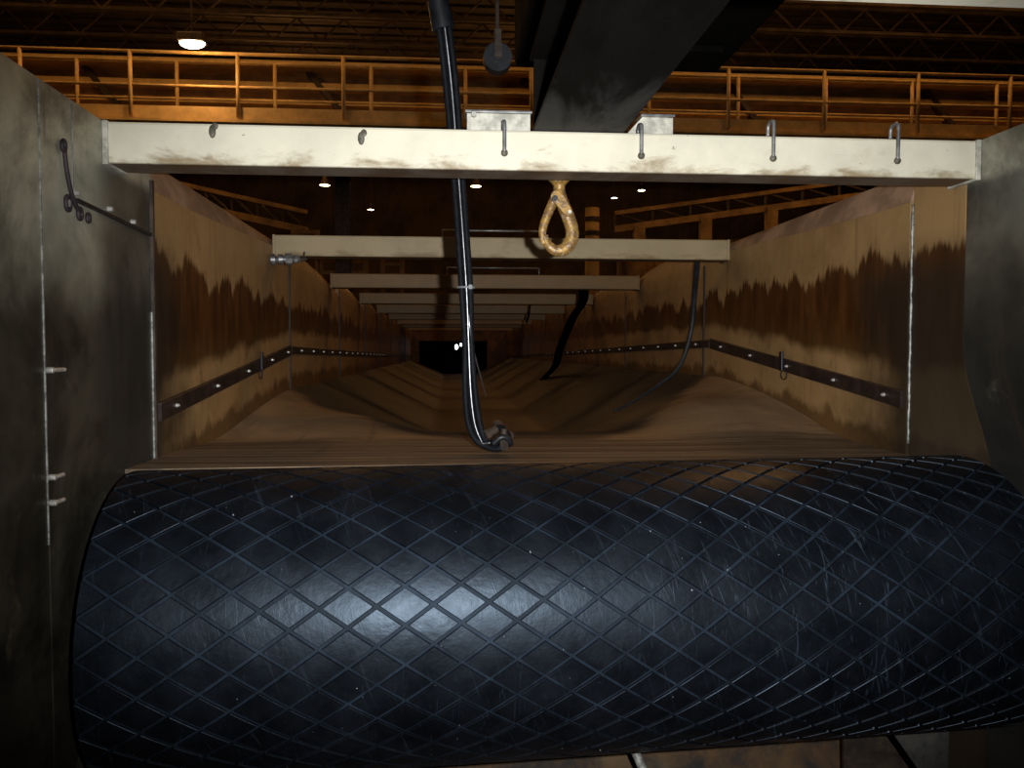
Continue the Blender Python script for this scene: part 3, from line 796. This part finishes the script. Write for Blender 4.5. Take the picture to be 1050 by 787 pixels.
# ---------------------------------------------------------------- safety hook
U = .000511; HX, HZ = .282, .427                     # metres per tracing unit; top centre of the hook
def hp(u, v, y=0.0): return Vector((HX + (u - 737) * U, 2.02 + y, HZ - (v - 130) * U))
t = thing('safety_hook', 'chipped yellow steel safety hook hanging below the front beam', 'hook', hp(737, 130))
b = B()
ptsb = [hp(u, v) for u, v in ((737, 150), (742, 190), (755, 235), (778, 290), (798, 345), (803, 390), (790, 430), (762, 458), (726, 465), (695, 450), (672, 420), (664, 392))]
P = smooth_path(ptsb, 5); n = len(P)
rad = [lerp(.0135, .017, ss(0, .25, i / n)) if i < n * .55 else lerp(.017, .0095, ss(.55, 1, i / n)) for i in range(n)]
tube(b, P, rad, 14, .8); obj('hook_body', b, M_HOOK, t, True)
b = B(); P = smooth_path([hp(u, v) for u, v in ((716, 212), (699, 245), (680, 288), (662, 335), (654, 375), (656, 410), (664, 432))], 5)
tube(b, P, [lerp(.0125, .0085, i / len(P)) for i in range(len(P))], 12, .8); obj('latch', b, M_HOOK, t, True)
b = B(); pts = [(690, 205), (697, 185), (715, 176), (738, 182), (757, 205), (788, 262), (797, 285), (790, 300), (772, 303), (755, 290), (712, 240), (694, 225)]
outline(b, [(hp(u, v).x, hp(u, v).z) for u, v in pts], 2.000, 2.007)
bmesh.ops.bevel(b, geom=b.edges[:], offset=.0012, segments=1, affect='EDGES'); obj('trigger_plate', b, M_HOOK, t)
b = B(); a = hp(709, 216); cyl(b, (a.x, 1.994, a.z), (a.x, 2.035, a.z), .0072, seg=14); sm(obj('pivot_pin', b, M_DARK, t))['label'] = 'dark steel pivot pin'
b = B(); a = hp(783, 281); cyl(b, (a.x, 1.996, a.z), (a.x, 2.03, a.z), .0045, seg=12); sm(obj('rivet', b, M_BOLT, t))['label'] = 'bright rivet'
b = B(); P = [hp(737, v) for v in (175, 160, 148, 136, 122, 112)]
tube(b, P, [.014, .0150, .0145, .019, .027, .027], 18); obj('swivel_neck', b, M_HOOK, t, True)
b = B(); P = [Vector((HX + math.cos(a) * .020, 2.02, HZ + .035 + math.sin(a) * .026)) for a in [2 * PI * k / 20 for k in range(20)]]
tube(b, P, .007, 10, closed=True); obj('eye', b, M_HOOK, t, True)
t = thing('hook_chain', 'short steel chain carrying the yellow hook behind the front beam', 'chain', (HX, 2.02, .51))
z = .492; k = 0
while z < .86:
    b = B(); P = []
    for a in [2 * PI * q / 16 for q in range(16)]:
        w, h = math.cos(a) * .011, math.sin(a) * .019
        P.append(Vector((HX + (w if k % 2 else 0), 2.02 + (0 if k % 2 else w), z + h)))
    tube(b, P, .004, 8, closed=True); obj('link', b, M_STEEL, t, True); z += .0285; k += 1
b = B(); bx(b, HX - .02, HX + .02, 2.005, 2.035, .860, .8855); obj('anchor', b, M_STEEL, t)

# ---------------------------------------------------------------- hanging hoses
HP = [(-.055, 2.06, 3.2), (-.045, 2.07, 1.9), (-.035, 2.08, 1.25), (-.020, 2.09, .924), (-.005, 2.10, .823), (.013, 2.13, .672), (.030, 2.15, .455), (.040, 2.15, .313), (.050, 2.15, .158), (.055, 2.15, .028), (.060, 2.15, -.103), (.070, 2.15, -.190), (.088, 2.15, -.238)]
def hose(lab, dx, dy, rad, mat, tail, name='hydraulic_hose', fit=True):
    t = thing(name, lab, 'hose' if name == 'hydraulic_hose' else 'cable', (HP[-1][0], 2.15, -.26))
    pts = []
    for i, (x, y, z) in enumerate(HP):
        sp = 1 + (.35 * math.sin(i * 1.3) if z < .1 else 0) + (.5 if .5 < z else 0) * .3
        pts.append((x + dx * sp, y + dy, z))
    P = smooth_path(pts + tail, 6)
    b = B(); tube(b, P, rad, 10); obj('hose' if name == 'hydraulic_hose' else 'wire', b, mat, t, True)
    if fit:
        d = (P[-1] - P[-3]).normalized()
        b = B(); cyl(b, P[-1] - d * .004, P[-1] + d * .022, rad * 1.35, rad * 1.35, 12); cyl(b, P[-1] + d * .022, P[-1] + d * .034, rad * 1.7, rad * 1.7, 6)
        sm(obj('end_fitting', b, M_RUST, t))
hose('black hydraulic hose, left strand of the hanging bundle', -.0115, 0, .0085, M_HOSE, [(.112, 2.14, -.258), (.140, 2.13, -.258), (.158, 2.14, -.246), (.163, 2.16, -.226), (.150, 2.19, -.212)])
hose('black hydraulic hose, right strand of the hanging bundle', .0115, .001, .0085, M_HOSE, [(.118, 2.16, -.246), (.138, 2.17, -.238), (.155, 2.18, -.222), (.146, 2.17, -.206), (.128, 2.16, -.212)])
hose('black hydraulic hose, rear strand of the hanging bundle', .000, .016, .0080, M_HOSE, [(.105, 2.18, -.250), (.130, 2.20, -.254), (.150, 2.21, -.245)])
hose('thin bright steel wire lying over the front of the hose bundle', .001, -.0125, .0022, M_WIRE, [(.096, 2.14, -.246), (.112, 2.13, -.243)], 'steel_wire', False)
# thin wire that leaves the bundle and slants right
b = B(); P = smooth_path([(.056, 2.137, .10), (.061, 2.14, .05), (.075, 2.20, -.01), (.094, 2.30, -.07), (.118, 2.45, -.14)], 6)
tube(b, P, .0020, 6); o = obj('guide_wire', b, M_WIRE, None, True, loc=(.118, 2.45, -.14)); tag(o, 'thin loose wire slanting away right below the cable tie', 'wire')
t = thing('cable_tie', 'grey cable tie clasping the hose bundle below the second beam', 'cable tie', (.049, 2.153, .168))
b = B(); P = [Vector((.0493 + math.cos(a) * .0225, 2.156 + math.sin(a) * .021, .172)) for a in [2 * PI * k / 24 for k in range(24)]]
tube(b, P, .0030, 8, closed=True); obj('band', b, M_TIE, t, True)
b = B(); bx(b, .056, .066, 2.128, 2.136, .166, .178, .001); obj('lock_head', b, M_TIE, t)
# rubber knot of rag around the hose ends
t = thing('hose_coupling', 'dark lumpy coupling lying at the foot of the hose bundle', 'coupling', (.14, 2.15, -.262))
b = B(); tube(b, smooth_path([(.120, 2.125, -.246), (.140, 2.120, -.228), (.160, 2.125, -.232), (.168, 2.14, -.250)], 5), .0085, 10); obj('elbow', b, M_DARK, t, True)
b = B(); cyl(b, (.150, 2.13, -.262), (.150, 2.13, -.222), .013, .012, 6); cyl(b, (.150, 2.13, -.222), (.150, 2.13, -.206), .009, .009, 12); sm(obj('nut', b, M_RUST, t))
t = thing('hose_sleeve', 'dark sleeve around the hoses at the top of the picture', 'sleeve', (-.018, 2.1, .86))
b = B(); cyl(b, (-.008, 2.105, .83), (-.022, 2.095, .90), .030, .027, 20); sm(obj('tube', b, M_DARK, t))

# two slack lines on the right
def slack(name, lab, cat, pts, rad, mat, flat=1.0):
    b = B(); P = smooth_path(pts, 6); tube(b, P, rad, 8, flat)
    o = obj(name, b, mat, None, True, loc=pts[-1]); return tag(o, lab, cat)
slack('slack_belt_and_shadow', 'thick black slack strap curving from behind the third beam down to the trough', 'strap',
      [(.913, 5.352, .50), (.913, 5.36, .43), (.94, 5.5, .38), (.94, 5.6, .33), (.92, 5.9, .236), (.93, 6.6, .020), (.98, 7.3, -.138), (.96, 8.4, -.32), (.93, 9.6, -.455)], .036, M_BLACK, .15)
slack('slack_belt_and_shadow', 'short black strip modelled as a flash shadow far back under the fourth cross beam', 'strap',
      [(.734, 7.02, .46), (.734, 7.1, .42), (.735, 7.2, .35), (.72, 7.3, .27)], .032, M_BLACK, .15)  # black strip modelled where a strap shadow falls across the beams
slack('slack_cable', 'thin blue grey slack cable curving down the second right side panel', 'cable',
      [(1.13, 3.635, .49), (1.155, 3.65, .455), (1.185, 3.75, .39), (1.222, 3.90, .27), (1.222, 3.95, .10), (1.165, 3.95, -.07), (1.050, 3.92, -.165), (.90, 3.85, -.245), (.80, 3.80, -.285)], [lerp(.017, .006, k / 48) for k in range(49)], plain('blue_grey_cable', (.03, .033, .04), .5, 0, .3, 30))

# spray nozzle on the left rim
t = thing('spray_nozzle', 'grey threaded spray nozzle poking out above the left side panel', 'nozzle', (-.742, 3.45, .385))
a, c = Vector((-.742, 3.44, .386)), Vector((-.62, 3.46, .392))
def along(u): return a.lerp(c, u)
b = B(); cyl(b, a, along(1), .014, seg=16); obj('pipe', b, M_STEEL, t, True)
for u0, u1, r in ((.04, .18, .024), (.30, .44, .022), (.52, .74, .025), (.80, .92, .018)):
    b = B(); cyl(b, along(u0), along(u1), r, r, 8 if u0 > .5 else 18); sm(obj('collar', b, M_STEEL, t))
b = B(); cyl(b, along(1), along(1.22), .010, .007, 12); bar(b, along(1.1), along(1.1) + Vector((.006, 0, .03)), .006, .006, (0, 1, 0)); obj('tip', b, M_RUST, t)

# thin conduit frames standing on the second and third beams
for i, (x0, x1, y, z0, z1, lab) in enumerate(((-.02, .43, 3.56, .50, .535, 'thin grey conduit frame standing on the second beam behind the hook'),
                                           (.0, .60, 5.25, .50, .548, 'thin grey conduit frame standing on the third beam'))):
    t = thing('conduit_frame', lab, 'rack', ((x0 + x1) / 2, y, z0))
    b = B(); cyl(b, (x0, y, z1), (x1, y, z1), .0045, seg=8); obj('crossbar', b, M_STEEL, t, True)
    for x in (x0, x1):
        b = B(); cyl(b, (x, y, z0 - .002), (x, y, z1), .004, seg=8); obj('leg', b, M_STEEL, t, True)

# ---------------------------------------------------------------- below the drum
t = thing('chute_plate', 'rusty mottled chute plate under the drum at the bottom edge', 'plate', (.5, 2.2, -1.5))
b = B(); v = [b.verts.new(p) for p in ((XL + .01, 2.5, -.95), (XR - .01, 2.5, -.95), (XR - .01, 1.7, -1.45), (XL + .01, 1.7, -1.45))]; b.faces.new(v)
r = bmesh.ops.extrude_face_region(b, geom=b.faces[:]); bmesh.ops.translate(b, verts=[q for q in r['geom'] if isinstance(q, bmesh.types.BMVert)], vec=(0, .01, -.015))
obj('sheet', b, M_CHUTE, t)
t = thing('pulley_bracket', 'dark grey steel bracket with slanted edge under the drum at lower right', 'bracket', (1.2, 1.98, -1.15))
b = B(); outline(b, [(1.085, -.90), (1.335, -.90), (1.335, -1.16), (1.27, -1.16)], 1.96, 1.98); obj('gusset', b, plain('mottled_bracket_steel', (.085, .082, .072), .55, .3, .5, 6), t)
b = B(); outline(b, [(1.035, -.90), (1.10, -.90), (1.29, -1.16), (1.035, -1.16)], 1.984, 1.994); obj('rear_web', b, M_RUST, t)
b = B(); bar(b, (1.075, 1.955, -.90), (1.262, 1.955, -1.16), .012, .03, (0, 1, 0)); obj('slanted_edge', b, M_BLACK, t)
t = thing('round_pin', 'pale round pin poking out under the drum near the bottom centre', 'pin', (.46, 1.95, -1.0))
b = B(); cyl(b, (.452, 1.93, -.97), (.490, 1.83, -1.06), .011, seg=14); sm(obj('rod', b, M_EDGE, t))
b = B(); cyl(b, (.448, 1.94, -.96), (.452, 1.93, -.97), .018, seg=6); sm(obj('head', b, M_STEEL, t))
t = thing('corner_gusset', 'small steel corner gusset with bolt at the lower left of the drum', 'gusset', (XL, 1.6, -.95))
b = B(); v = [b.verts.new(p) for p in ((XL + .001, 1.56, -.90), (XL + .001, 1.70, -.74), (XL + .045, 1.62, -.92), (XL + .001, 1.56, -1.10))]; b.faces.new((v[0], v[1], v[2])); b.faces.new((v[0], v[2], v[3]))
r = bmesh.ops.extrude_face_region(b, geom=b.faces[:]); bmesh.ops.translate(b, verts=[q for q in r['geom'] if isinstance(q, bmesh.types.BMVert)], vec=(.004, -.006, 0))
obj('plate', b, M_SL, t)
b = B(); cyl(b, (XL + .012, 1.61, -.86), (XL + .022, 1.585, -.86), .007, seg=6); sm(obj('bolt', b, M_BOLT, t))

# repeats carry one group each
for kind, grp in (('cross_beam', 'cross beams over the trough'), ('skirt_panel', 'side panels of the trough'), ('rod_hook', 'rod hooks on the front beam'),
                  ('added_high_bay_or_far_lamp', 'added high bay lamps and far lamps of the hall'), ('hydraulic_hose', 'hoses of the hanging bundle'), ('machine_frame', 'orange machine frames in the hall'),
                  ('walkway_column', 'columns of the overhead walkway'), ('clamp_strip', 'clamp strips of the trough'), ('walkway_railing', 'railings of the overhead walkway'),
                  ('side_plate', 'steel plates beside the drum'), ('wedge_clip', 'clips on the clamp strips'), ('slack_belt_and_shadow', 'black strap and strap shadow in the trough')):
    for o in C.objects:
        if o.parent is None and o.name.split('.')[0] == kind: o['group'] = grp
